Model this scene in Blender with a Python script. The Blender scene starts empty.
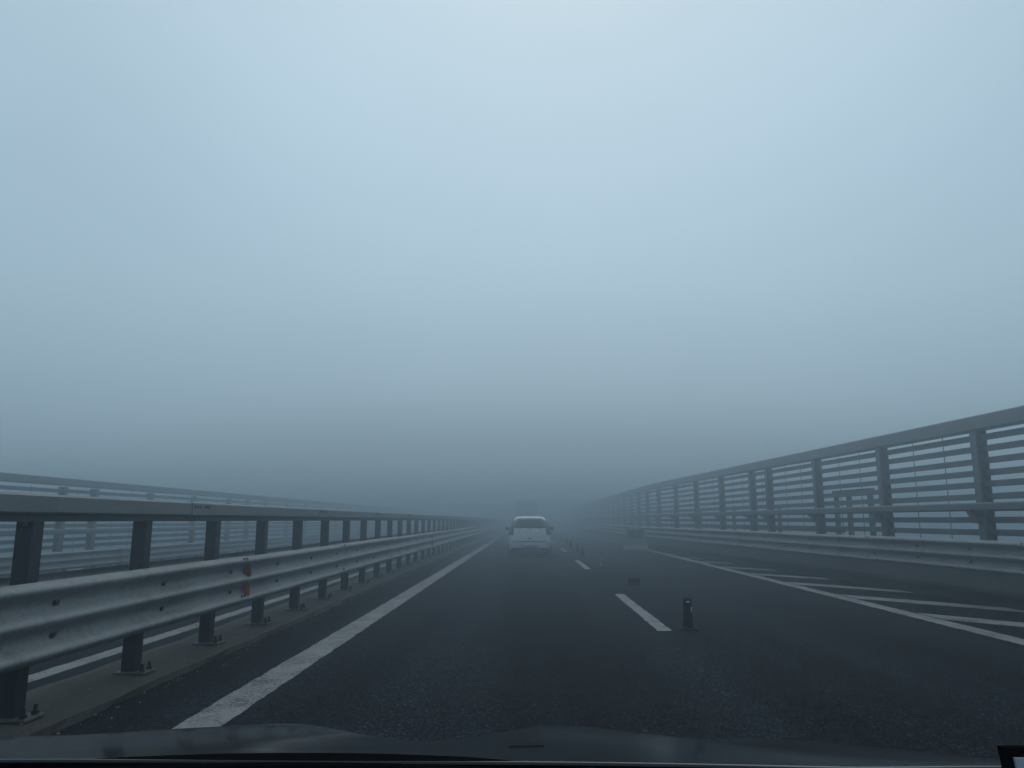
import bpy, bmesh, math, random
from mathutils import Vector, Matrix
random.seed(7)
R = math.radians
S = bpy.context.scene
COL = S.collection

# ------------------------------------------------------------------ helpers
class MB:
    """collects simple shapes and links them as ONE mesh object"""
    def __init__(self):
        self.v, self.f = [], []
    def add(self, vs, fs):
        b = len(self.v)
        self.v += [tuple(p) for p in vs]
        self.f += [tuple(b + i for i in f) for f in fs]
        return self
    def box(self, x0, x1, y0, y1, z0, z1, c=0.0):
        """box, optionally with chamfered vertical-section corners (c)"""
        if c <= 0:
            vs = [(x, y, z) for z in (z0, z1) for y in (y0, y1) for x in (x0, x1)]
            fs = [(0, 2, 3, 1), (4, 5, 7, 6), (0, 1, 5, 4), (2, 6, 7, 3), (0, 4, 6, 2), (1, 3, 7, 5)]
            return self.add(vs, fs)
        prof = [(x0 + c, z0), (x1 - c, z0), (x1, z0 + c), (x1, z1 - c), (x1 - c, z1), (x0 + c, z1), (x0, z1 - c), (x0, z0 + c)]
        return self.prism(prof, y0, y1)
    def prism(self, prof, y0, y1, cap=True, ny=1):
        """(x,z) outline, counter-clockwise seen from -y, pulled along y"""
        n = len(prof)
        vs, fs = [], []
        for k in range(ny + 1):
            y = y0 + (y1 - y0) * k / ny
            vs += [(x, y, z) for x, z in prof]
        for k in range(ny):
            a, b = k * n, (k + 1) * n
            fs += [(a + i, a + (i + 1) % n, b + (i + 1) % n, b + i) for i in range(n)]
        if cap:
            fs.append(tuple(reversed(range(n))))
            fs.append(tuple(range(ny * n, ny * n + n)))
        return self.add(vs, fs)
    def prismz(self, prof, z0, z1):
        """(x,y) outline pulled along z"""
        n = len(prof)
        vs = [(x, y, z0) for x, y in prof] + [(x, y, z1) for x, y in prof]
        fs = [(i, (i + 1) % n, n + (i + 1) % n, n + i) for i in range(n)]
        fs += [tuple(reversed(range(n))), tuple(range(n, 2 * n))]
        return self.add(vs, fs)
    def prismx(self, prof, x0, x1):
        """(y,z) outline pulled along x"""
        n = len(prof)
        vs = [(x0, y, z) for y, z in prof] + [(x1, y, z) for y, z in prof]
        fs = [(i, (i + 1) % n, n + (i + 1) % n, n + i) for i in range(n)]
        fs += [tuple(reversed(range(n))), tuple(range(n, 2 * n))]
        return self.add(vs, fs)
    def rod(self, a, b, r, n=8, r2=None):
        a, b = Vector(a), Vector(b)
        r2 = r if r2 is None else r2
        d = (b - a).normalized()
        u = d.orthogonal().normalized(); w = d.cross(u)
        vs = []
        for p, rr in ((a, r), (b, r2)):
            vs += [p + (u * math.cos(t) + w * math.sin(t)) * rr for t in (2 * math.pi * i / n for i in range(n))]
        fs = [(i, (i + 1) % n, n + (i + 1) % n, n + i) for i in range(n)]
        fs += [tuple(reversed(range(n))), tuple(range(n, 2 * n))]
        return self.add(vs, fs)
    def lathe(self, prof, n=20, axis='z', c=(0, 0, 0)):
        """(r, h) profile turned round an axis"""
        vs, fs = [], []
        for r, h in prof:
            for i in range(n):
                t = 2 * math.pi * i / n
                p = (r * math.cos(t), r * math.sin(t), h)
                if axis == 'x': p = (h, r * math.cos(t), r * math.sin(t))
                vs.append((p[0] + c[0], p[1] + c[1], p[2] + c[2]))
        m = len(prof)
        for k in range(m - 1):
            for i in range(n):
                j = (i + 1) % n
                fs.append((k * n + i, k * n + j, (k + 1) * n + j, (k + 1) * n + i))
        fs.append(tuple(reversed(range(n)))); fs.append(tuple(range((m - 1) * n, m * n)))
        return self.add(vs, fs)
    def grid(self, rows):
        nu = len(rows[0]); b = [p for r in rows for p in r]
        fs = [(k * nu + i, k * nu + i + 1, (k + 1) * nu + i + 1, (k + 1) * nu + i)
              for k in range(len(rows) - 1) for i in range(nu - 1)]
        return self.add(b, fs)
    def build(self, name, mat, parent=None, smooth=0, bevel=0, kind=None, solid=0):
        me = bpy.data.meshes.new(name)
        me.from_pydata(self.v, [], self.f)
        bm = bmesh.new(); bm.from_mesh(me)
        bmesh.ops.recalc_face_normals(bm, faces=bm.faces)
        bm.to_mesh(me); bm.free()
        me.materials.append(mat)
        o = bpy.data.objects.new(name, me)
        COL.objects.link(o)
        if parent: o.parent = parent
        if kind: o['kind'] = kind
        if solid:
            m = o.modifiers.new('thickness', 'SOLIDIFY'); m.thickness = solid; m.offset = 0
        if bevel:
            m = o.modifiers.new('bevel', 'BEVEL'); m.width = bevel; m.segments = 2; m.limit_method = 'ANGLE'; m.angle_limit = R(40)
        if smooth:
            me.shade_smooth()
            me.set_sharp_from_angle(angle=R(smooth))
        return o

def thing(name, label, cat, loc=(0, 0, 0), group=None):
    o = bpy.data.objects.new(name, None)
    COL.objects.link(o); o.location = loc; o.empty_display_size = .2
    tag(o, label, cat, group)
    return o
def tag(o, label, cat, group=None):
    o['label'] = label; o['category'] = cat
    if group: o['group'] = group
def copy_part(src, parent, loc=None):
    c = src.copy(); COL.objects.link(c); c.parent = parent
    if loc is not None: c.location = loc
    for ch in [k for k in ALLCH(src)]:
        d = ch.copy(); COL.objects.link(d); d.parent = c
    return c
def ALLCH(o): return [k for k in bpy.data.objects if k.parent == o]

# ------------------------------------------------------------------ materials
def new_mat(name):
    m = bpy.data.materials.new(name); m.use_nodes = True
    nt = m.node_tree; b = nt.nodes['Principled BSDF']
    return m, nt, b
def N(nt, t, **kw):
    n = nt.nodes.new(t)
    for k, v in kw.items():
        if k.startswith('_'): setattr(n, k[1:], v)
        else: n.inputs[k.replace('__', ' ')].default_value = v
    return n
def ramp(nt, fac, stops):
    r = nt.nodes.new('ShaderNodeValToRGB')
    el = r.color_ramp.elements
    while len(el) < len(stops): el.new(.5)
    for e, (p, c) in zip(el, stops):
        e.position = p; e.color = (*c, 1) if len(c) == 3 else c
    nt.links.new(fac, r.inputs[0]); return r
def g3(v, tint=(1, 1, 1)): return tuple(v * t for t in tint)

def weathered(name, base, var=.35, rough=.55, metal=0.0, scale=3.0, tint=(1, 1, 1), spec=.5, streak=True, rust=0.0, coat=0.0):
    m, nt, b = new_mat(name)
    tc = N(nt, 'ShaderNodeTexCoord'); L = nt.links.new
    mp = N(nt, 'ShaderNodeMapping'); L(tc.outputs['Object'], mp.inputs[0])
    mp.inputs['Scale'].default_value = (1, 1, .35) if streak else (1, 1, 1)
    n1 = N(nt, 'ShaderNodeTexNoise', Scale=scale, Detail=6.0, Roughness=.65); L(mp.outputs[0], n1.inputs['Vector'])
    n2 = N(nt, 'ShaderNodeTexNoise', Scale=scale * 14, Detail=4.0, Roughness=.7); L(tc.outputs['Object'], n2.inputs['Vector'])
    ad = N(nt, 'ShaderNodeMath', _operation='MULTIPLY_ADD'); L(n2.outputs[0], ad.inputs[0]); ad.inputs[1].default_value = .45; 
    sc = N(nt, 'ShaderNodeMath', _operation='MULTIPLY'); L(n1.outputs[0], sc.inputs[0]); sc.inputs[1].default_value = .62
    L(sc.outputs[0], ad.inputs[2])
    r = ramp(nt, ad.outputs[0], [(.36, g3(base * (1 - var), tint)), (.54, g3(base, tint)), (.72, g3(base * (1 + var * .6), tint))])
    col = r.outputs[0]
    if rust:
        n3 = N(nt, 'ShaderNodeTexNoise', Scale=scale * 1.7, Detail=8.0, Roughness=.75); L(mp.outputs[0], n3.inputs['Vector'])
        rr = ramp(nt, n3.outputs[0], [(.60, (0, 0, 0)), (.70, (rust,) * 3)])
        mx = N(nt, 'ShaderNodeMix', _data_type='RGBA'); L(rr.outputs[0], mx.inputs['Factor']); L(col, mx.inputs[6]); mx.inputs[7].default_value = (.10, .045, .025, 1)
        col = mx.outputs[2]
    L(col, b.inputs['Base Color'])
    rm = N(nt, 'ShaderNodeMapRange'); L(n1.outputs[0], rm.inputs[0]); rm.inputs[1].default_value = .3; rm.inputs[2].default_value = .7
    rm.inputs[3].default_value = max(.05, rough - .1); rm.inputs[4].default_value = min(1, rough + .12)
    L(rm.outputs[0], b.inputs['Roughness'])
    b.inputs['Metallic'].default_value = metal
    b.inputs['Specular IOR Level'].default_value = spec
    b.inputs['Coat Weight'].default_value = coat
    bp = N(nt, 'ShaderNodeBump', Strength=.12, Distance=.01); L(n2.outputs[0], bp.inputs['Height']); L(bp.outputs[0], b.inputs['Normal'])
    return m

def plain(name, col, rough=.5, metal=0, spec=.5, coat=0.0):
    m, nt, b = new_mat(name); L = nt.links.new
    tc = N(nt, 'ShaderNodeTexCoord'); n = N(nt, 'ShaderNodeTexNoise', Scale=9.0, Detail=4.0); L(tc.outputs['Object'], n.inputs['Vector'])
    r = ramp(nt, n.outputs[0], [(.3, g3(.85, col)), (.7, g3(1.12, col))]); L(r.outputs[0], b.inputs['Base Color'])
    b.inputs['Roughness'].default_value = rough; b.inputs['Metallic'].default_value = metal
    b.inputs['Specular IOR Level'].default_value = spec; b.inputs['Coat Weight'].default_value = coat
    return m

def asphalt(name, base=.012, tint=(.80, 1, 1.25)):
    m, nt, b = new_mat(name); L = nt.links.new
    tc = N(nt, 'ShaderNodeTexCoord')
    P = tc.outputs['Object']
    vo = N(nt, 'ShaderNodeTexVoronoi', Scale=100.0, Randomness=1.0); L(P, vo.inputs['Vector'])
    vo2 = N(nt, 'ShaderNodeTexVoronoi', Scale=45.0, Randomness=1.0); L(P, vo2.inputs['Vector'])
    mot = N(nt, 'ShaderNodeTexNoise', Scale=1.3, Detail=8.0, Roughness=.7); L(P, mot.inputs['Vector'])
    mp = N(nt, 'ShaderNodeMapping'); L(P, mp.inputs[0]); mp.inputs['Scale'].default_value = (1.1, .035, 1)
    trk = N(nt, 'ShaderNodeTexNoise', Scale=1.0, Detail=3.0, Roughness=.5); L(mp.outputs[0], trk.inputs['Vector'])
    # stone chips: a few pale ones among dark bitumen
    sep = N(nt, 'ShaderNodeSeparateColor'); L(vo.outputs['Color'], sep.inputs[0])
    chips = ramp(nt, sep.outputs[0], [(0, g3(base * .45, tint)), (.5, g3(base * .85, tint)), (.86, g3(base * 1.7, tint)), (.975, g3(base * 5.5, tint))])
    sep2 = N(nt, 'ShaderNodeSeparateColor'); L(vo2.outputs['Color'], sep2.inputs[0])
    big = ramp(nt, sep2.outputs[1], [(0, (.6,) * 3), (.75, (1.05,) * 3), (1, (2.0,) * 3)])
    m1 = N(nt, 'ShaderNodeMix', _data_type='RGBA', _blend_type='MULTIPLY'); m1.inputs['Factor'].default_value = 1
    L(chips.outputs[0], m1.inputs[6]); L(big.outputs[0], m1.inputs[7])
    mr = ramp(nt, mot.outputs[0], [(.3, (.72,) * 3), (.7, (1.28,) * 3)])
    m2 = N(nt, 'ShaderNodeMix', _data_type='RGBA', _blend_type='MULTIPLY'); m2.inputs['Factor'].default_value = 1
    L(m1.outputs[2], m2.inputs[6]); L(mr.outputs[0], m2.inputs[7])
    tr = ramp(nt, trk.outputs[0], [(.35, (.6,) * 3), (.65, (1.5,) * 3)])
    m3 = N(nt, 'ShaderNodeMix', _data_type='RGBA', _blend_type='MULTIPLY'); m3.inputs['Factor'].default_value = 1
    L(m2.outputs[2], m3.inputs[6]); L(tr.outputs[0], m3.inputs[7])
    L(m3.outputs[2], b.inputs['Base Color'])
    rr = ramp(nt, mot.outputs[0], [(.3, (.72,) * 3), (.7, (.9,) * 3)]); L(rr.outputs[0], b.inputs['Roughness'])
    b.inputs['Specular IOR Level'].default_value = .04
    bp = N(nt, 'ShaderNodeBump', Strength=.6, Distance=.006); L(vo.outputs['Distance'], bp.inputs['Height']); L(bp.outputs[0], b.inputs['Normal'])
    return m

def road_paint(name, base=.5):
    m, nt, b = new_mat(name); L = nt.links.new
    tc = N(nt, 'ShaderNodeTexCoord'); P = tc.outputs['Object']
    n1 = N(nt, 'ShaderNodeTexNoise', Scale=2.2, Detail=9.0, Roughness=.72); L(P, n1.inputs['Vector'])
    vo = N(nt, 'ShaderNodeTexVoronoi', Scale=70.0); L(P, vo.inputs['Vector'])
    sep = N(nt, 'ShaderNodeSeparateColor'); L(vo.outputs['Color'], sep.inputs[0])
    ad = N(nt, 'ShaderNodeMath', _operation='MULTIPLY_ADD'); L(sep.outputs[0], ad.inputs[0]); ad.inputs[1].default_value = .30; L(n1.outputs[0], ad.inputs[2])
    wear = ramp(nt, ad.outputs[0], [(.43, (.05, .053, .056)), (.55, (base * .62,) * 3), (.66, (base,) * 3), (.95, (base * 1.2,) * 3)])
    L(wear.outputs[0], b.inputs['Base Color']); b.inputs['Roughness'].default_value = .75
    b.inputs['Specular IOR Level'].default_value = .3
    bp = N(nt, 'ShaderNodeBump', Strength=.5, Distance=.005); L(vo.outputs['Distance'], bp.inputs['Height']); L(bp.outputs[0], b.inputs['Normal'])
    return m

M = {}
M['asphalt'] = asphalt('asphalt')
M['paint'] = road_paint('road_paint', .27)
M['concrete'] = weathered('stained_concrete', .06, .75, .9, scale=4.0, tint=(1, .94, .76), streak=False)
M['deck'] = weathered('deck_concrete', .28, .3, .9, scale=1.2, tint=(1, .98, .94))
M['rail'] = weathered('galvanised_rail', .28, .55, .6, metal=.05, scale=1.6, tint=(.96, 1, 1))
M['post'] = weathered('dark_galvanised_post', .022, .4, .65, metal=0, scale=5, tint=(.95, 1, 1.08), rust=.25)
M['beam'] = weathered('grey_painted_beam', .18, .25, .55, scale=2.5, tint=(.96, 1, 1))
M['fence'] = weathered('grey_fence_steel', .18, .35, .6, scale=2.5, tint=(.97, 1, 1))
M['kerb'] = weathered('kerb_concrete', .06, .5, .9, scale=2.0, tint=(1, .97, .92), streak=False, rust=.8)
M['plate'] = weathered('rusty_base_plate', .13, .4, .6, metal=.3, scale=8, rust=.7)
M['lower'] = weathered('stained_lower_plate', .10, .45, .7, scale=1.6, rust=.75)
M['bolt'] = plain('dark_bolt', (.022, .024, .028), .5)
M['bright_bolt'] = plain('zinc_bolt', (.35, .36, .36), .4, .5)
M['orange'] = plain('orange_reflector', (.52, .12, .02), .3)
M['red'] = plain('dull_red_reflector', (.22, .04, .022), .35)
M['ground'] = weathered('pale_bounce_ground', .70, .3, .95, scale=.05, tint=(1, .99, .95), streak=False)  # unseen valley floor, made pale to throw light up into the fog
M['white_car'] = plain('white_car_paint', (.84, .85, .85), .3, coat=.5)
M['glass'] = plain('dark_glass', (.012, .016, .02), .08)
M['lamp'] = plain('dark_red_lamp', (.045, .012, .012), .2)
M['black'] = plain('black_plastic', (.015, .016, .018), .55)
M['matt'] = plain('matt_black', (.006, .006, .007), 1.0, spec=0)
M['rubber'] = plain('black_rubber', (.018, .018, .02), .8, spec=.3)
M['rim'] = plain('silver_rim', (.35, .36, .37), .35, .6)
M['numberplate'] = plain('number_plate', (.45, .46, .46), .5)
M['bonnet'] = None
M['truck'] = weathered('truck_box', .05, .3, .6, scale=1, tint=(.85, 1, .95))
M['delineator'] = weathered('black_rubber_delineator', .009, .3, .75, scale=9, spec=.15)
M['white_film'] = plain('white_reflective_film', (.85, .86, .87), .35)
M['grey_plastic'] = weathered('pale_plastic', .42, .2, .6, scale=2)
M['dull_plastic'] = weathered('dirty_pale_plastic', .30, .35, .7, scale=3)
M['green_panel'] = weathered('dark_green_panel', .09, .3, .6, scale=3, tint=(.8, 1.05, .9))
M['card'] = plain('pale_card', (.35, .40, .43), .5)

def bonnet_paint():
    m, nt, b = new_mat('dark_blue_grey_car_paint'); L = nt.links.new
    b.inputs['Base Color'].default_value = (.004, .007, .010, 1)
    b.inputs['Metallic'].default_value = 0
    b.inputs['Roughness'].default_value = .16
    b.inputs['Specular IOR Level'].default_value = .5
    tc = N(nt, 'ShaderNodeTexCoord'); n = N(nt, 'ShaderNodeTexNoise', Scale=60.0, Detail=5.0); L(tc.outputs['Object'], n.inputs['Vector'])
    n2 = N(nt, 'ShaderNodeTexNoise', Scale=5.0, Detail=5.0); L(tc.outputs['Object'], n2.inputs['Vector'])
    r = ramp(nt, n2.outputs[0], [(.3, (.09,) * 3), (.7, (.15,) * 3)]); L(r.outputs[0], b.inputs['Roughness'])
    bp = N(nt, 'ShaderNodeBump', Strength=.01, Distance=.001); L(n.outputs[0], bp.inputs['Height']); L(bp.outputs[0], b.inputs['Normal'])
    return m
M['bonnet'] = bonnet_paint()

# ------------------------------------------------------------------ setting
Y0, Y1 = -14.0, 190.0
CROSS = .048
def opp_z(x): return -.12 + CROSS * (x + 3.75)          # the other carriageway leans away to the left

MB().add([(-700, -700, -13), (700, -700, -13), (700, 900, -13), (-700, 900, -13)], [(0, 1, 2, 3)]).build('ground', M['ground'], kind='structure')
# two bridge decks
m = MB(); m.prism([(-3.70, -1.3), (9.05, -1.3), (9.05, -.012), (-3.70, -.012)], Y0, Y1, ny=60); deck = m.build('bridge_deck', M['deck'], kind='structure')
m = MB(); m.prism([(-15.2, -2.0), (-3.74, -1.5), (-3.74, opp_z(-3.74) - .012), (-15.2, opp_z(-15.2) - .012)], Y0, Y1); m.build('bridge_deck', M['deck'], kind='structure')
road = MB().grid([[(-3.0, Y0 + (Y1 - Y0) * k / 60, 0), (7.4, Y0 + (Y1 - Y0) * k / 60, 0)] for k in range(61)]).build('road', M['asphalt'], kind='structure')
road2 = MB().add([(-13.3, Y0, opp_z(-13.3)), (-3.70, Y0, opp_z(-3.70)), (-3.70, Y1, opp_z(-3.70)), (-13.3, Y1, opp_z(-13.3))], [(0, 1, 2, 3)]).build('road', M['asphalt'], kind='structure')

def wavy_strip(x, w, y0, y1, z, step=.10, amp=.009):
    """a painted strip whose edges are not ruler-straight"""
    n = max(2, int((y1 - y0) / step)); L_, R_ = [], []
    for k in range(n + 1):
        y = y0 + (y1 - y0) * k / n
        zz = z(x) if callable(z) else z
        L_.append((x - w / 2 + random.uniform(-amp, amp), y, zz)); R_.append((x + w / 2 + random.uniform(-amp, amp), y, zz))
    b = MB(); b.grid([[l, r] for l, r in zip(L_, R_)]); return b
wavy_strip(-2.10, .29, Y0, 150, .004).build('edge_line', M['paint'], road)
wavy_strip(5.36, .26, Y0, 150, .004).build('edge_line', M['paint'], road)
wavy_strip(-4.62, .26, Y0, 150, opp_z(-4.62) + .004).build('edge_line', M['paint'], road2)
for k in range(-1, 9):
    y = 9.55 + 11.6 * k
    wavy_strip(1.645, .17, y, y + 4.6, .004).build('lane_dash', M['paint'], road)
for k in range(-1, 9):
    y = 10.75 + 2.78 * k                                   # hatching beyond the right edge line: bars slanting back at 45 degrees
    b = MB(); pts = []
    n = 8
    for i in range(n + 1):
        t = i / n; xe = 7.25 - .09 * (y - 13.7); x = 5.53 + (xe - 5.53) * t; yy = y - 1.25 * (xe - 5.53) * t
        pts.append([(x, yy - .05 - random.uniform(0, .04), .004), (x, yy + .70 + random.uniform(-.03, .03), .004)])
    b.grid(pts); b.build('hatch_stripe', M['paint'], road)

# concrete plinth under the median barrier and kerb along the right side
def kerb_run(name, prof, y0, y1, mat, label, j=.008):
    b = MB(); n = int((y1 - y0) / .3)
    rows = []
    for k in range(n + 1):
        y = y0 + (y1 - y0) * k / n
        rows.append([(x + random.uniform(-j, j), y, z + (random.uniform(-.006, .006) if z > 0 else 0)) for x, z in prof])
    b.grid(rows); o = b.build(name, mat); tag(o, label, 'kerb'); return o
kerb_run('concrete_plinth', [(-2.93, -.01), (-2.94, .05), (-3.0, .065), (-3.55, .075), (-3.66, .06), (-3.68, -.25)], Y0, 150, M['concrete'], 'low stained concrete plinth carrying the bolted posts of the median barrier', .016)
rk = kerb_run('concrete_kerb', [(7.16, -.01), (7.18, .15), (7.22, .17), (7.7, .18), (9.0, .18), (9.02, -.3)], Y0, 150, M['kerb'], 'rust-stained concrete kerb along the right edge of the road under the guardrail')
kerb_run('concrete_kerb', [(-13.05, opp_z(-13.05) - .02), (-13.07, opp_z(-13) + .15), (-13.12, opp_z(-13) + .17), (-14.9, opp_z(-13) + .18), (-14.95, -1.2)], Y0, 150, M['kerb'], 'concrete kerb along the far side of the opposite carriageway')

# grit swept against the plinth
b = MB()
for _ in range(420):
    y = random.uniform(3, 26); x = -2.92 + abs(random.gauss(0, .10)) if random.random() < .6 else random.uniform(-3.6, -3.0)
    r = random.uniform(.004, .014); z = .002 if x > -2.93 else .070
    pts = [Vector((math.cos(a) * r * random.uniform(.6, 1.2), math.sin(a) * r * random.uniform(.6, 1.2), 0)) for a in (0, 1.25, 2.5, 3.8, 5.0)]
    b.add([Vector((x, y, z)) + p for p in pts] + [(x + r * .2, y, z + r * .9)], [(0, 1, 5), (1, 2, 5), (2, 3, 5), (3, 4, 5), (4, 0, 5)])
grit = b.build('grit', M['deck'], kind='stuff'); tag(grit, 'loose grit lying along the foot of the concrete plinth', 'grit')

# ------------------------------------------------------------------ guardrails
def thrie_profile(t=.004, H=.49, depth=.085, n=44):
    """three-ridge beam; bulges toward +x; z from 0 to H"""
    a = []
    for i in range(n + 1):
        z = H * i / n
        c = math.cos(2 * math.pi * (z / H * 2.5 - .25))      # ridges at .1 H, .5 H and .9 H
        c = 2 * max(0, .5 + .5 * c) ** 1.3 - 1
        a.append((depth * (.5 + .5 * c), z))
    return a + [(x - t, z) for x, z in reversed(a)]
def face_profile(side, x, z0, H=.49, depth=.085):
    return [(x - side * (depth - px), z0 + pz) for px, pz in thrie_profile(H=H, depth=depth)] if side < 0 else [(x + (depth - px), z0 + pz) for px, pz in thrie_profile(H=H, depth=depth)]
# side -1: rail stands to the LEFT of the road, its ridges point to +x ; side +1: ridges point to -x
def rail_run(parent, side, x, z0, ys, seg, bolts_to=0, post_ys=()):
    for i, y in enumerate(ys):
        dx = random.uniform(-.003, .003); dz = random.uniform(-.004, .004)
        sgn = 1 if side < 0 else -1
        prof = [(x - sgn * (.085 - px) + sgn * (.004 if i % 2 else 0) + dx, z0 + pz + dz) for px, pz in thrie_profile()]
        o = MB().prism(prof, y - .16, y + seg + .16, ny=3).build('rail_panel', M['rail'], parent, smooth=35)
        # bolts belong to the panel they hold
        k = 0
        for py in post_ys:
            if not (y <= py < y + seg) or py > bolts_to: continue
            for zz in (.145, .345):
                b = MB()
                vx = x - sgn * .083
                b.rod((vx, py, z0 + zz), (vx + sgn * .022, py, z0 + zz), .018, 6)
                b.box(min(vx, vx + sgn * .008), max(vx, vx + sgn * .008), py + .03, py + .055, z0 + zz - .022, z0 + zz + .022)
                b.build('bolt', M['bolt'], o)
        if y < bolts_to:
            for yy, zz in ((y + .02, .09), (y + .10, .09), (y + .02, .245), (y + .10, .245), (y + .02, .465), (y + .10, .465)):
                b = MB(); vx = x - .004 * sgn
                b.lathe([(.013, -.004), (.013, .008), (.006, .012)], 8, 'x', (vx, yy, z0 + zz)); b.build('bolt', M['bolt'], o)

med = thing('median_guardrail', 'double-sided steel guardrail on the left with dark posts, three-ridge rail and a grey top beam', 'guardrail', (0, 0, 0))
PY = [5.06 + 1.5 * k for k in range(-6, 68)]
PXM = -3.24
post0 = None
for y in PY:
    if post0 is None:
        b = MB()
        # channel section: web toward the traffic, two flanges
        b.prismz([(-.055, -.06), (.05, -.06), (.055, -.055), (.055, .055), (.05, .06), (-.055, .06), (-.055, .052), (.047, .052), (.047, -.052), (-.055, -.052)], .07, 1.30)
        post0 = b.build('post', M['post'], med); post0.location = (PXM, y, 0)
        b = MB(); b.box(-.10, .16, -.10, .10, .072, .088); b.build('base_plate', M['plate'], post0, bevel=.003)
        for sx, sy in ((.12, -.06), (.12, .06)):
            b = MB(); b.lathe([(.022, .090), (.022, .112), (.012, .114), (.012, .15), (.004, .153)], 8, 'z', (sx, sy, 0)); b.build('anchor_bolt', M['bolt'], post0)
    else:
        copy_part(post0, med, (PXM, y, 0))
# spacers between posts and rail, only as far as they show
for y in PY:
    if y > 30: break
    b = MB(); b.box(-3.183, -3.075, y - .05, y + .05, .55, .82); b.build('spacer', M['post'], med)
rail_run(med, -1, -2.955, .43, [-9.8 + 4.5 * k for k in range(27)], 4.5, 26, PY)
for k in range(26):
    y = -8.44 + 4.5 * k
    prof = [(-3.526 + (.085 - px), .43 + pz) for px, pz in thrie_profile()]
    MB().prism(prof, y - .16, y + 4.66, ny=3).build('rail_panel', M['rail'], med, smooth=35)
# top beam: box face above a set-back foot coloured black as its shade, with sleeves at the joints
for k in range(26):
    y = -6.28 + 4.5 * k
    c = .02
    o = MB().prism([(-3.36, 1.342), (-3.125, 1.342), (-3.115, 1.352), (-3.115, 1.452), (-3.13, 1.466), (-3.34, 1.466), (-3.36, 1.447)], y + .006, y + 4.494).build('top_beam', M['beam'], med)
    MB().box(-3.32, -3.16, y + .004, y + 4.496, 1.290, 1.343).build('foot', M['black'], o)
    s = MB().prism([(-3.364, 1.338), (-3.122, 1.338), (-3.1105, 1.349), (-3.1105, 1.455), (-3.128, 1.470), (-3.344, 1.470), (-3.364, 1.45)], y + .01, y + .42).build('joint_sleeve', M['beam'], o)
    if y < 30:
        for q in (.05, .11, .17, .27, .32, .37):
            b = MB(); b.lathe([(.017, -.002), (.017, .004), (.008, .006)], 8, 'x', (-3.1105, y + q + .01, 1.425)); b.build('bolt', M['bolt'], o)
        b = MB(); b.rod((-3.2, y + 2.2, 1.262), (-3.2, y + 2.2, 1.292), .025, 6); b.build('bolt', M['bolt'], o)
# reflectors sitting in the two valleys of the rail
def reflector_pair(y):
    for zz, mat in ((.345, M['red']), (.145, M['orange'])):
        b = MB(); z = .43 + zz; x0 = -2.955
        b.prism([(x0 - .080, z - .035), (x0 - .040, z - .072), (x0 + .002, z - .070), (x0 + .002, z + .062), (x0 - .040, z + .076), (x0 - .080, z + .045)], y, y + .012)
        o = b.build('reflector', mat, med)
        MB().box(x0 - .085, x0 - .03, y + .012, y + .06, z - .02, z + .02).build('bracket', M['bolt'], o)
reflector_pair(8.42); reflector_pair(24.9)

rg = thing('roadside_guardrail', 'steel guardrail on the right kerb, its grey beam bracketed to the slat fence', 'guardrail')
RPY = [2.2 + 1.5 * k for k in range(-2, 72)]
rp0 = None
for y in RPY:
    if rp0 is None:
        b = MB(); b.prismz([(-.055, -.06), (.055, -.06), (.055, .06), (-.055, .06), (-.055, .052), (.047, .052), (.047, -.052), (-.055, -.052)], .18, .97)
        rp0 = b.build('post', M['post'], rg); rp0.location = (7.30, y, 0)
        b = MB(); b.box(-.13, .13, -.13, .13, .182, .20); b.build('base_plate', M['plate'], rp0)
        b = MB(); b.box(-.22, -.056, -.05, .05, .58, .90); b.build('spacer', M['post'], rp0)
    else:
        copy_part(rp0, rg, (7.30, y, 0))
rail_run(rg, 1, 6.99, .50, [-6.7 + 4.5 * k for k in range(28)], 4.5, 24, RPY)
FP = [-2.9, .5, 3.9, 7.3, 10.7, 14.1, 17.5, 20.9, 24.4, 25.9, 29.2, 32.6, 36.0, 39.4, 42.8, 46.2, 49.6, 53, 56.4, 59.8, 63.2, 66.6, 70, 73.4, 76.8, 80.2, 83.6, 87, 90.4, 93.8, 97.2, 100.6, 104, 107.4, 110.8, 114.2]
for k in range(27):
    y = -6 + 4.5 * k
    b = MB(); b.prism([(7.94, 1.46), (8.06, 1.46), (8.08, 1.48), (8.08, 1.58), (8.06, 1.60), (7.94, 1.60), (7.92, 1.58), (7.92, 1.48)], y + .005, y + 4.495); b.build('top_beam', M['beam'], rg)
for y in FP:
    b = MB(); b.prismx([(y + .02, 1.24), (y + .02, 1.459), (y + .30, 1.459), (y + .30, 1.43), (y + .10, 1.24)], 8.12, 8.17); b.box(7.98, 8.16, y - .06, y + .06, 1.40, 1.457); b.build('bracket', M['beam'], rg)
for k in range(27):
    y = -6 + 4.5 * k
    b = MB(); b.prism([(7.045, .20), (7.06, .19), (7.075, .20), (7.075, .60), (7.045, .60), (7.03, .50), (7.03, .26)], y + .004, y + 4.496); b.build('lower_plate', M['lower'], rg)
for y, w in ((38.6, .22), (39.9, .30)):                          # two white plates on the rail
    b = MB(); b.prism([(6.90, .60), (6.955, .60), (6.955, .95), (6.90, .95)], y - .01, y + .01)
    b.prismx([(y, .62), (y + w, .72), (y + w + .12, .80), (y + w, .88), (y, .96), (y + .1, .79)], 6.93, 6.945); b.build('marker_plate', M['white_film'], rg)

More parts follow.
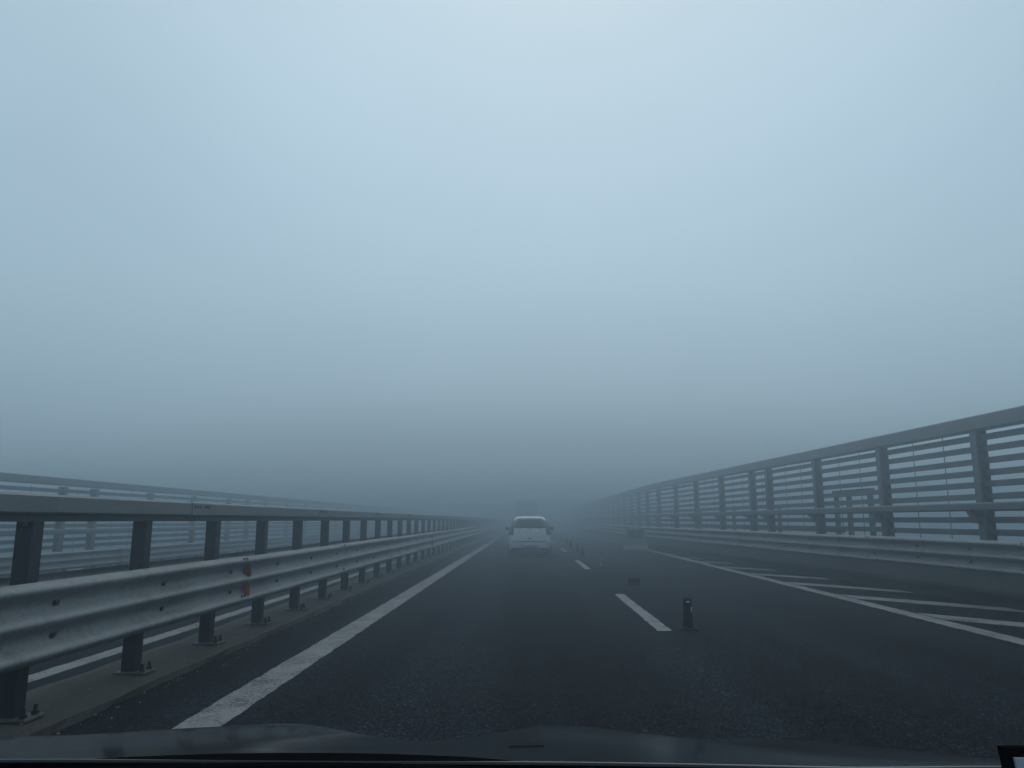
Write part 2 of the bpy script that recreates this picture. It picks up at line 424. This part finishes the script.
og = thing('opposite_guardrail', 'steel guardrail across the opposite carriageway seen through the median posts', 'guardrail')
zo = opp_z(-13.0)
OPY = [3 + 1.5 * k for k in range(0, 70)]
op0 = None
for y in OPY:
    if op0 is None:
        b = MB(); b.prismz([(-.055, -.06), (.055, -.06), (.055, .06), (-.055, .06), (-.055, .052), (.047, .052), (.047, -.052), (-.055, -.052)], .18, .97)
        op0 = b.build('post', M['post'], og); op0.location = (-13.28, y, zo)
    else:
        copy_part(op0, og, (-13.28, y, zo))
for k in range(26):
    y = -2 + 4.5 * k
    prof = [(-12.97 - (.085 - px), zo + .50 + pz) for px, pz in thrie_profile()]
    MB().prism(prof, y - .16, y + 4.66, ny=2).build('rail_panel', M['rail'], og, smooth=35)
    b = MB(); b.prism([(-13.78, zo + 1.46), (-13.66, zo + 1.46), (-13.64, zo + 1.48), (-13.64, zo + 1.58), (-13.66, zo + 1.60), (-13.78, zo + 1.60)], y + .005, y + 4.495); b.build('top_beam', M['beam'], og)

# ------------------------------------------------------------------ slatted wind fences
def fence(name, label, X, zb, ys, doubles, s, apron):
    """s = +1: the road lies toward -x"""
    t = thing(name, label, 'fence', (X, 0, zb))
    proto = None
    for y in ys:
        if proto is None:
            b = MB()                                                  # H section
            b.box(-.10, -.088, -.095, .095, .18, 2.90); b.box(.088, .10, -.095, .095, .18, 2.90); b.box(-.088, .088, -.007, .007, .18, 2.90)
            proto = b.build('post', M['fence'], t); proto.location = (0, y, 0)
            b = MB(); b.box(-.17, .17, -.17, .17, .182, .205); b.build('base_plate', M['plate'], proto)
        else:
            copy_part(proto, t, (0, y, 0))
    for a, c in zip(ys[:-1], ys[1:]):
        a2, c2 = a + .097, c - .097
        joint = any(abs(a - d) < .1 for d in doubles)
        b = MB()
        for i in range(13 if (joint or not apron) else 10):
            z = 2.775 - .211 * i
            dz = random.uniform(-.008, .008)
            x = s * .03
            b.box(x - .016, x + .016, a2 - .09, c2 + .09, z - .056 + dz, z + .056 + dz, .006)
        pn = b.build('slat_panel', M['fence'], t)
        nr = 1 if c - a < 3 else 2
        for j in range(nr):
            yy = a2 + (c2 - a2) * (j + 1) / (nr + 1)
            MB().rod((s * .055, yy, .25), (s * .055, yy, 2.90), .008, 6).build('tie_rod', M['bolt'], pn)
        MB().box(-.13, .13, a + .004, c - .004, 2.895 if not apron else 2.93, 3.16, .02).build('top_rail', M['beam'], t)
        if apron and not joint:
            MB().box(-.012 + s * .06, .012 + s * .06, a2, c2, .19, .74).build('apron_plate', M['fence'], t)
    return t
fence('slat_fence', 'tall grey windbreak fence of horizontal slats rising along the right side of the bridge', 8.28, 0, FP, [24.4], 1, False)
LP_ = [5.5, 7.3, 11.2, 15.1, 19.2, 23.55, 25.3, 29.1, 33.0, 36.9, 39.4, 42.1, 46, 50, 54, 58, 62, 66, 70, 74, 78, 82, 86, 90, 94, 98, 102, 106, 110]
fence('slat_fence', 'distant grey windbreak fence of slats along the far side of the opposite carriageway', -14.18, zo - .03, LP_, [23.55, 36.9], -1, True)

# walkway railing behind the right fence, ending in a taller frame
wr = thing('walkway_railing', 'low steel railing with a taller end frame behind the right slat fence', 'railing', (8.70, 0, .18))
for y in (20.8, 24.8, 29.2, 33.6, 38, 42.4):
    if y > 22: MB().box(-.05, .05, y - .05, y + .05, 0, 1.50).build('post', M['fence'], wr)
MB().box(-.03, .03, 20.45, 44, 1.50, 1.56).build('handrail', M['fence'], wr)
MB().box(-.03, .03, 20.45, 44, .80, .85).build('handrail', M['fence'], wr)
for y in (19.0, 20.1, 20.8):
    MB().box(-.05, .05, y - .05, y + .05, 0, 1.80).build('frame_post', M['fence'], wr)
MB().box(-.06, .06, 18.9, 20.9, 1.80, 1.88).build('frame_bar', M['fence'], wr)

# the lay-by runs out here: kerb, rail and fence close in on the lanes until they run parallel again
def shift(y): return -.06 * (min(y, 40) - 13)
def bend(o, only_right=False):
    if o.type == 'MESH':
        if abs(o.location.y) > 1e-6:
            o.location.x += shift(o.location.y); return
        for v in o.data.vertices:
            if not only_right or v.co.x > 6: v.co.x += shift(v.co.y)
        o.data.update()
    for c in ALLCH(o): bend(c)
rfence = [o for o in bpy.data.objects if o.name == 'slat_fence'][0]
for o in (rg, rfence, wr, rk): bend(o)
bend(deck, True)
for v in road.data.vertices:
    if v.co.x > 6: v.co.x += shift(v.co.y)

# ------------------------------------------------------------------ delineators between the lanes
def delineator(label, loc, group=None):
    t = thing('delineator_post', label, 'delineator', loc, group)
    b = MB(); b.lathe([(.125, .0), (.12, .01), (.09, .022), (.05, .03)], 20); b.build('base', M['delineator'], t, smooth=40)
    b = MB(); b.lathe([(.064, .03), (.061, .06), (.051, .24), (.049, .275), (.051, .28), (.051, .345), (.045, .36), (.0, .362)], 18); b.build('tube', M['delineator'], t, smooth=40)
    b = MB()
    for a0, a1, z0, z1 in ((-2.0, -1.15, .316, .330), (-.95, -.62, .20, .262)):
        rows = []
        for z in (z0, z1):
            r = .0525 if z > .28 else .0575
            if z < .25: r = .0505
            rows.append([(r * math.cos(a0 + (a1 - a0) * i / 5), r * math.sin(a0 + (a1 - a0) * i / 5), z) for i in range(6)])
        b.grid(rows)
    b.build('reflective_band', M['white_film'], t, solid=.002)
    return t
d0 = delineator('black tubular delineator with a white reflective tip, nearest beside the lane dash', (1.955, 9.72, .002))
for i, y in enumerate((28.2, 32.0, 36.1, 40.2)):
    x = 2.05 + (-.03, .04, 0, .03)[i]
    c = d0.copy(); COL.objects.link(c); c.location = (x, y, .002)
    c['label'] = ['faint delineator in the fog just right of the white car', 'second faint delineator beyond the white car on its right', 'third faint delineator fading out in the fog ahead', 'last and faintest delineator far ahead along the lane line'][i]
    c['group'] = 'faint delineators along the lane line'
    for ch in ALLCH(d0):
        k = ch.copy(); COL.objects.link(k); k.parent = c
# white stake, and the broken-off base
t = thing('marker_stake', 'thin white marker stake standing between lane dash and delineators', 'stake', (2.07, 22.0, .002))
b = MB(); b.lathe([(.09, 0), (.09, .012), (.03, .03)], 14); b.build('base', M['delineator'], t)
b = MB(); b.box(-.022, .022, -.012, .012, .03, .26, .006); b.build('stake', M['grey_plastic'], t)
t = thing('broken_delineator', 'crushed black delineator stub lying flat near the lane line', 'delineator', (2.20, 16.3, .002))
b = MB(); b.lathe([(.15, 0), (.15, .018), (.10, .04), (.06, .045)], 18); b.build('base', M['delineator'], t, smooth=40)
b = MB(); b.lathe([(.058, .045), (.06, .07), (.05, .10), (.03, .112), (.0, .114)], 14); b.rod((-.10, -.03, .07), (.12, .02, .085), .07, 12, .055); b.build('tube', M['delineator'], t, smooth=40)

# pale low roadworks barrier at the right edge line
t = thing('roadwork_barrier', 'pale low barrier block with dark panel beside the right edge line in fog', 'barrier', (4.72, 34.0, 0))
b = MB(); b.prismx([(-.28, 0), (.28, 0), (.28, .10), (.12, .22), (.10, .48), (-.10, .48), (-.12, .22), (-.28, .10)], -.50, .50); b.build('block', M['dull_plastic'], t, bevel=.02)
b = MB(); b.box(-.40, -.33, -.035, .035, .48, .93); b.box(.33, .40, -.035, .035, .48, .93); b.box(-.33, .33, -.033, .033, .87, .93); b.build('frame', M['dull_plastic'], t)
b = MB(); b.box(-.33, .33, -.02, .02, .482, .868); b.build('panel', M['green_panel'], t)

# ------------------------------------------------------------------ the white hatchback ahead
LV = [  # z, half width, rear y, front y, corner exponent
    (.20, .80, .06, 3.62, 7), (.30, .82, .01, 3.76, 7), (.42, .835, .0, 3.78, 7), (.515, .84, .0, 3.76, 7), (.535, .828, .035, 3.72, 6.5),
    (.70, .835, .055, 3.62, 6.5), (.84, .825, .075, 3.46, 5.2), (.93, .80, .10, 3.10, 5.4), (.99, .775, .125, 2.78, 5.6), (1.12, .72, .20, 2.50, 5.6),
    (1.25, .655, .29, 2.22, 5.4), (1.35, .60, .375, 1.98, 5), (1.40, .565, .45, 1.80, 4.4), (1.43, .50, .56, 1.60, 3.8), (1.445, .36, .75, 1.35, 3)]
def lv(z):
    if z <= LV[0][0]: return LV[0][1:]
    for a, c in zip(LV[:-1], LV[1:]):
        if a[0] <= z <= c[0]:
            t = (z - a[0]) / (c[0] - a[0]); return tuple(a[i] + (c[i] - a[i]) * t for i in range(1, 5))
    return LV[-1][1:]
def rear_y(x, z):
    hw, yr, yf, n = lv(z); yc, L = (yr + yf) / 2, (yf - yr) / 2
    return yc - L * max(0, 1 - min(1, abs(x / hw)) ** n) ** (1 / n)
def side_x(y, z):
    hw, yr, yf, n = lv(z); yc, L = (yr + yf) / 2, (yf - yr) / 2
    return hw * max(0, 1 - min(1, abs((y - yc) / L)) ** n) ** (1 / n)
car = thing('white_hatchback', 'white hatchback driving ahead in the left lane, seen from behind in the fog', 'car', (.14, 29.35, 0))
b = MB(); rows = []
nseg = 64
for z, hw, yr, yf, n in LV:
    yc, L = (yr + yf) / 2, (yf - yr) / 2; row = []
    for i in range(nseg + 1):
        a = 2 * math.pi * i / nseg
        ca, sa = math.cos(a), math.sin(a)
        row.append((hw * math.copysign(abs(ca) ** (2 / n), ca), yc + L * math.copysign(abs(sa) ** (2 / n), sa), z))
    rows.append(row)
b.grid(rows)
top = rows[-1][:-1]; b.add(top, [tuple(range(nseg))]); bot = rows[0][:-1]; b.add(bot, [tuple(reversed(range(nseg)))])
b.build('body', M['white_car'], car, smooth=32)
def rear_patch(outline_z, half_at, name, mat, off=.006, x_from=None, nz=8, nx=12, parent=car, sgn=1):
    """strip of the tail between two heights; half_at(z) gives its x limits"""
    rows = []
    z0, z1 = outline_z
    for k in range(nz + 1):
        z = z0 + (z1 - z0) * k / nz
        xa, xb = half_at(z)
        rows.append([(x, rear_y(x, z) - off, z) for x in (xa + (xb - xa) * i / nx for i in range(nx + 1))])
    m = MB(); m.grid(rows); return m.build(name, mat, parent, smooth=40, solid=.006)
rear_patch((1.0, 1.365), lambda z: (-lv(z)[0] + .115, lv(z)[0] - .115), 'rear_window', M['glass'])
for s in (-1, 1):
    def lim(z, s=s):
        hw = lv(z)[0]; w = .11 if z > 1.0 else .19
        t = max(0, min(1, (1.05 - z) / .1)); w = .085 + .10 * t
        a, c = hw - .012 - w, hw - .012
        return (s * a, s * c)
    rear_patch((.745, 1.30), lim, 'tail_light', M['lamp'], off=.010, nx=6)
rear_patch((.508, .532), lambda z: (-.80, .80), 'bumper_gap', M['matt'], off=.004, nz=1, nx=16)
rear_patch((.20, .275), lambda z: (-.70, .70), 'lower_valance', M['black'], off=.008, nz=2, nx=16)
rear_patch((.295, .41), lambda z: (-.26, .26), 'number_plate', M['numberplate'], off=.012, nz=2)
rear_patch((.30, .405), lambda z: (-.33, -.285), 'plate_lamp', M['black'], off=.010, nz=2, nx=2)
rear_patch((.60, .645), lambda z: (-.06, .06), 'tailgate_handle', M['black'], off=.012, nz=2)
b = MB(); b.rod((0, .115, .97), (0, .062, .62), .014, 6); b.rod((0, .12, .99), (.30, .165, 1.09), .012, 6); b.build('rear_wiper', M['black'], car)
for s in (-1, 1):
    b = MB(); cx = s * .90
    b.lathe([(.0, -.09), (.045, -.085), (.065, -.05), (.07, 0), (.06, .05), (.0, .06)], 14, 'x', (cx, 2.25, .97))
    o = b.build('door_mirror', M['black'], car, smooth=40)
    b = MB(); b.rod((s * .76, 2.25, .93), (s * .86, 2.25, .95), .025, 8); b.build('arm', M['black'], o)
    for ya, yb in ((.75, 1.35), (1.42, 2.1)):
        rows = []
        for k in range(6):
            z = 1.0 + .33 * k / 5
            sh = (z - 1.0) * 1.0
            rows.append([(s * (side_x(y, z) + .005), y, z) for y in (ya + (.25 * sh if ya < 1 else 0) + (yb - ya - .35 * sh) * i / 8 for i in range(9))])
        m = MB(); m.grid(rows); m.build('side_window', M['glass'], car, smooth=40, solid=.005)
    for y in (.72, 3.05):
        b = MB(); b.lathe([(.20, -.085), (.28, -.085), (.295, -.06), (.295, .06), (.28, .085), (.20, .085)], 24, 'x', (s * .735, y, .295)); w = b.build('wheel', M['rubber'], car, smooth=40)
        b = MB(); b.lathe([(.0, -.07), (.19, -.075), (.20, -.06), (.20, .06), (.19, .075), (.0, .07)], 20, 'x', (s * .735, y, .295)); b.build('rim', M['rim'], w, smooth=40)

# ------------------------------------------------------------------ truck far ahead, almost lost in the fog
tr = thing('box_truck', 'dark box truck almost lost in the fog beyond the white car', 'truck', (.02, 86.0, 0))
b = MB(); b.box(-1.22, 1.22, 0, 7.2, 1.05, 3.45, .05); b.build('cargo_box', M['truck'], tr)
for s in (-1, 1):
    o = MB().box(min(s * .02, s * 1.15), max(s * .02, s * 1.15), -.03, -.002, 1.15, 3.37).build('rear_door', M['truck'], tr)
    MB().rod((s * .3, -.06, 1.2), (s * .3, -.06, 3.3), .025, 8).build('lock_bar', M['bolt'], o)
    MB().box(min(s * .8, s * 1.15), max(s * .8, s * 1.15), -.04, .05, .78, .92).build('tail_light', M['lamp'], tr)
    for y in (1.4, 7.9):
        b = MB(); b.lathe([(.26, -.14), (.46, -.14), (.49, -.1), (.49, .1), (.46, .14), (.26, .14)], 22, 'x', (s * .98, y, .49)); w = b.build('wheel', M['rubber'], tr, smooth=40)
        b = MB(); b.lathe([(.0, -.08), (.26, -.1), (.26, .1), (.0, .08)], 18, 'x', (s * .98, y, .49)); b.build('rim', M['rim'], w)
MB().box(-.45, -.35, .3, 8.6, .75, 1.048).box(.35, .45, .3, 8.6, .75, 1.048).build('chassis', M['black'], tr)
MB().box(-1.15, 1.15, .0, .12, .45, .60).box(-.6, -.5, .04, .12, .60, 1.048).box(.5, .6, .04, .12, .60, 1.048).build('underrun_bar', M['black'], tr)
MB().prismx([(7.3, .6), (9.2, .6), (9.2, 1.5), (8.9, 2.6), (7.3, 2.7)], -1.15, 1.15).build('cab', M['grey_plastic'], tr, bevel=.06)

# ------------------------------------------------------------------ the car the picture is taken from
CX = -.20
own = thing('dark_car', 'dark blue-grey car whose glossy creased bonnet fills the bottom edge of the view', 'car', (CX, 0, 0))
def interp(t, pts):
    if t <= pts[0][0]: return pts[0][1]
    for (a, va), (c, vc) in zip(pts[:-1], pts[1:]):
        if t <= c:
            k = (t - a) / (c - a); k = k * k * (3 - 2 * k); return va + (vc - va) * k
    return pts[-1][1]
def bonnet_z(u, d):
    u = abs(u)
    k = (d - .83) / (1.55 - .83)                               # 0 at the windscreen, 1 at the nose
    k = max(-.1, min(1.25, k))
    base = 1.062 - .163 * k - .016 * k * k
    ridge = .286 + (1 - k) * .20
    e = u - ridge
    dip = .034 * k * math.exp(-(e / (.17 if e < 0 else .075)) ** 2)
    out = .022 * k * math.exp(-((u - .62) / .14) ** 2)
    out -= .9 * max(0, u - .66) ** 2 + 2.0 * max(0, u - .80) ** 2
    return base + dip + out
rows = []
ND, NU = 48, 120
for i in range(ND + 1):
    d = .765 + .835 * i / ND
    row = []
    for j in range(NU + 1):
        u = -.90 + 1.8 * j / NU
        bow = .10 * (u / .9) ** 2 * (i / ND)                  # the nose is bowed in plan
        row.append((u, d - bow, bonnet_z(u, d)))
    rows.append(row)
# nose lip curling down
last = rows[-1]
for q in range(1, 6):
    a = q / 5 * math.pi / 2
    rows.append([(x, y + .05 * math.sin(a), z - .05 * (1 - math.cos(a)) - .02 * q / 5) for x, y, z in last])
b = MB(); b.grid(rows); b.build('bonnet', M['bonnet'], own, smooth=60, solid=.004)
# wings, nose and sides below the bonnet
b = MB()
prof = [(.30, .25), (1.95, .25), (2.02, .45), (1.95, .62), (1.72, .74), (1.52, .78), (.85, .84), (.30, .86)]
for s in (-1, 1):
    b.prismx(prof, min(s * .70, s * .885), max(s * .70, s * .885))
b.prismx([(1.50, .25), (1.96, .25), (2.04, .45), (1.96, .62), (1.72, .74), (1.50, .77)], -.699, .699)
b.build('front_body', M['bonnet'], own, bevel=.03)
for s in (-1, 1):
    b = MB(); b.lathe([(.20, -.10), (.30, -.10), (.32, -.07), (.32, .07), (.30, .10), (.20, .10)], 26, 'x', (s * .80, 1.15, .32)); w = b.build('wheel', M['rubber'], own, smooth=40)
    b = MB(); b.lathe([(.0, -.08), (.20, -.09), (.20, .09), (.0, .08)], 20, 'x', (s * .80, 1.15, .32)); b.build('rim', M['rim'], w)
# black cowl at the foot of the windscreen, dashboard behind it
b = MB(); rows = []
for d, z in ((.70, 1.0), (.745, 1.03), (.760, 1.075), (.784, 1.0785), (.800, 1.070), (.815, 1.03)):
    rows.append([(u, d - .05 * (u / .7) ** 2, z - .055 * (u / .7) ** 2 - (.03 * max(0, u - .15) if u > 0 else 0)) for u in (-.72 + 1.44 * j / 40 for j in range(41))])
b.grid(rows); b.build('windscreen_cowl', M['matt'], own, smooth=50, solid=.004)
b = MB(); b.prismx([(.10, .80), (.69, .80), (.69, .985), (.66, 1.0), (.20, 1.01), (.12, .98)], -.70, .70); b.build('dashboard', M['matt'], own, bevel=.015)
# small badge-like recess on the bonnet centre line
b = MB(); rows = []
for i in range(3):
    d = 1.055 + .02 * i
    rows.append([(u, d, bonnet_z(u, d) + .002) for u in (.176 + .046 * j / 12 for j in range(13))])
b.grid(rows); b.build('washer_jet', M['bonnet'], own, solid=.003)
# card in a black sleeve leaning at the right end of the dashboard
ch = thing('card_holder', 'small pale card in a black sleeve at the lower right corner of the windscreen', 'card holder', (.405, .60, 1.008))
b = MB(); b.prismx([(0, 0), (.006, 0), (.036, .122), (.030, .122)], -.045, .045); b.build('sleeve', M['matt'], ch)
b = MB(); b.prismx([(-.003, .004), (-.0005, .004), (.027, .116), (.0245, .116)], -.039, .039); b.build('card', M['card'], ch)

# ------------------------------------------------------------------ fog
m = bpy.data.materials.new('fog'); m.use_nodes = True; nt = m.node_tree
for n in list(nt.nodes):
    if n.type != 'OUTPUT_MATERIAL': nt.nodes.remove(n)
FOG = N(nt, 'ShaderNodeVolumePrincipled')
FOG.inputs['Color'].default_value = (.65, .74, .80, 1); FOG.inputs['Density'].default_value = .034; FOG.inputs['Anisotropy'].default_value = .9
nt.links.new(FOG.outputs[0], nt.nodes['Material Output'].inputs['Volume'])
try: m.cycles.homogeneous_volume = True
except Exception: pass
MB().box(-710, 710, -710, 910, -14, 4.6).build('haze', m, kind='stuff')

# ------------------------------------------------------------------ light
SUN_EL, SUN_AZ = R(48), R(4)
w = bpy.data.worlds.new('World'); S.world = w; w.use_nodes = True; nt = w.node_tree
bg = nt.nodes['Background']; L = nt.links.new
sky = N(nt, 'ShaderNodeTexSky'); sky.sky_type = 'NISHITA'; sky.sun_disc = False
sky.sun_elevation = SUN_EL; sky.sun_rotation = SUN_AZ; sky.air_density = 1.5; sky.dust_density = 4
# the cloud deck over the fog: paler overhead and round the hidden sun; bright horizon strip added to light the fog
tc = N(nt, 'ShaderNodeTexCoord')
nrm = N(nt, 'ShaderNodeVectorMath', _operation='NORMALIZE'); L(tc.outputs['Generated'], nrm.inputs[0])
sp = N(nt, 'ShaderNodeSeparateXYZ'); L(nrm.outputs[0], sp.inputs[0])
cr = ramp(nt, sp.outputs['Z'], [(0.0, (.46, .58, .64)), (.05, (.36, .485, .56)), (.10, (.34, .475, .57)), (.174, (.365, .51, .61)), (.28, (.385, .54, .645)), (.40, (.395, .55, .665)), (.50, (.415, .57, .68)), (.60, (.44, .585, .69)), (.78, (.48, .615, .72)), (1.0, (.50, .63, .73))])
dt = N(nt, 'ShaderNodeVectorMath', _operation='DOT_PRODUCT'); L(nrm.outputs[0], dt.inputs[0])
dt.inputs[1].default_value = (math.sin(SUN_AZ) * math.cos(SUN_EL), math.cos(SUN_AZ) * math.cos(SUN_EL), math.sin(SUN_EL))
gl = ramp(nt, dt.outputs['Value'], [(0.0, (.95,) * 3), (.70, (.97,) * 3), (1.0, (1.03,) * 3)])
mr_ = N(nt, 'ShaderNodeMapRange'); L(sp.outputs['Y'], mr_.inputs[0]); mr_.inputs[1].default_value = -1; mr_.inputs[2].default_value = 1
bk = ramp(nt, mr_.outputs[0], [(.15, (.80, .80, .81)), (.45, (.62,) * 3), (.65, (.85,) * 3), (.80, (1, 1, 1))])
nz = N(nt, 'ShaderNodeTexNoise', Scale=2.2, Detail=5.0, Roughness=.5); L(nrm.outputs[0], nz.inputs['Vector'])
nr = ramp(nt, nz.outputs[0], [(.3, (.97,) * 3), (.7, (1.03,) * 3)])
mA = N(nt, 'ShaderNodeMix', _data_type='RGBA', _blend_type='MULTIPLY'); mA.inputs['Factor'].default_value = 1; L(cr.outputs[0], mA.inputs[6]); L(gl.outputs[0], mA.inputs[7])
mB = N(nt, 'ShaderNodeMix', _data_type='RGBA', _blend_type='MULTIPLY'); mB.inputs['Factor'].default_value = 1; L(mA.outputs[2], mB.inputs[6]); L(nr.outputs[0], mB.inputs[7])
# dark patch put into the sky colour low over the road, dulling the fog ahead
of = N(nt, 'ShaderNodeVectorMath', _operation='SUBTRACT'); L(nrm.outputs[0], of.inputs[0]); of.inputs[1].default_value = (0, 1, 0)
os_ = N(nt, 'ShaderNodeVectorMath', _operation='MULTIPLY'); L(of.outputs[0], os_.inputs[0]); os_.inputs[1].default_value = (.75, .6, 2.7)
le = N(nt, 'ShaderNodeVectorMath', _operation='LENGTH'); L(os_.outputs[0], le.inputs[0])
dk = ramp(nt, le.outputs['Value'], [(.0, (.56,) * 3), (.22, (.75,) * 3), (.5, (.94,) * 3), (.9, (1, 1, 1))])
dk.color_ramp.interpolation = 'EASE'
mD = N(nt, 'ShaderNodeMix', _data_type='RGBA', _blend_type='MULTIPLY'); mD.inputs['Factor'].default_value = 1; L(mB.outputs[2], mD.inputs[6]); L(dk.outputs[0], mD.inputs[7])
mC = N(nt, 'ShaderNodeMix', _data_type='RGBA', _blend_type='MULTIPLY'); mC.inputs['Factor'].default_value = 1; L(mD.outputs[2], mC.inputs[6]); L(bk.outputs[0], mC.inputs[7])
sc = N(nt, 'ShaderNodeVectorMath', _operation='SCALE'); L(mC.outputs[2], sc.inputs[0]); sc.inputs['Scale'].default_value = 10.0
mx = N(nt, 'ShaderNodeMix', _data_type='RGBA'); mx.inputs['Factor'].default_value = .96; L(sky.outputs[0], mx.inputs[6]); L(sc.outputs[0], mx.inputs[7])
L(mx.outputs[2], bg.inputs['Color']); bg.inputs['Strength'].default_value = .10
ld = bpy.data.lights.new('sun', 'SUN'); ld.energy = .5; ld.angle = R(60); ld.color = (1, .985, .965)
lo = bpy.data.objects.new('sun', ld); COL.objects.link(lo)
lo.rotation_euler = Vector((math.sin(SUN_AZ) * math.cos(SUN_EL), math.cos(SUN_AZ) * math.cos(SUN_EL), math.sin(SUN_EL))).to_track_quat('Z', 'Y').to_euler()

# ------------------------------------------------------------------ camera
cd = bpy.data.cameras.new('camera'); cam = bpy.data.objects.new('camera', cd); COL.objects.link(cam)
cd.sensor_width = 36; cd.lens = 36 * 770 / 1024; cd.clip_start = .05; cd.clip_end = 3000
cam.location = (0, 0, 1.30); cam.rotation_euler = (R(90 + 10.02), 0, R(1.04))
S.camera = cam
S.view_settings.view_transform = 'Standard'; S.view_settings.look = 'None'; S.view_settings.gamma = 1; S.view_settings.exposure = 0
S.view_settings.use_curve_mapping = False
S.render.engine = 'CYCLES'
c = S.cycles
c.max_bounces = 8; c.diffuse_bounces = 3; c.glossy_bounces = 3; c.volume_bounces = 3; c.transparent_max_bounces = 8
c.use_denoising = True
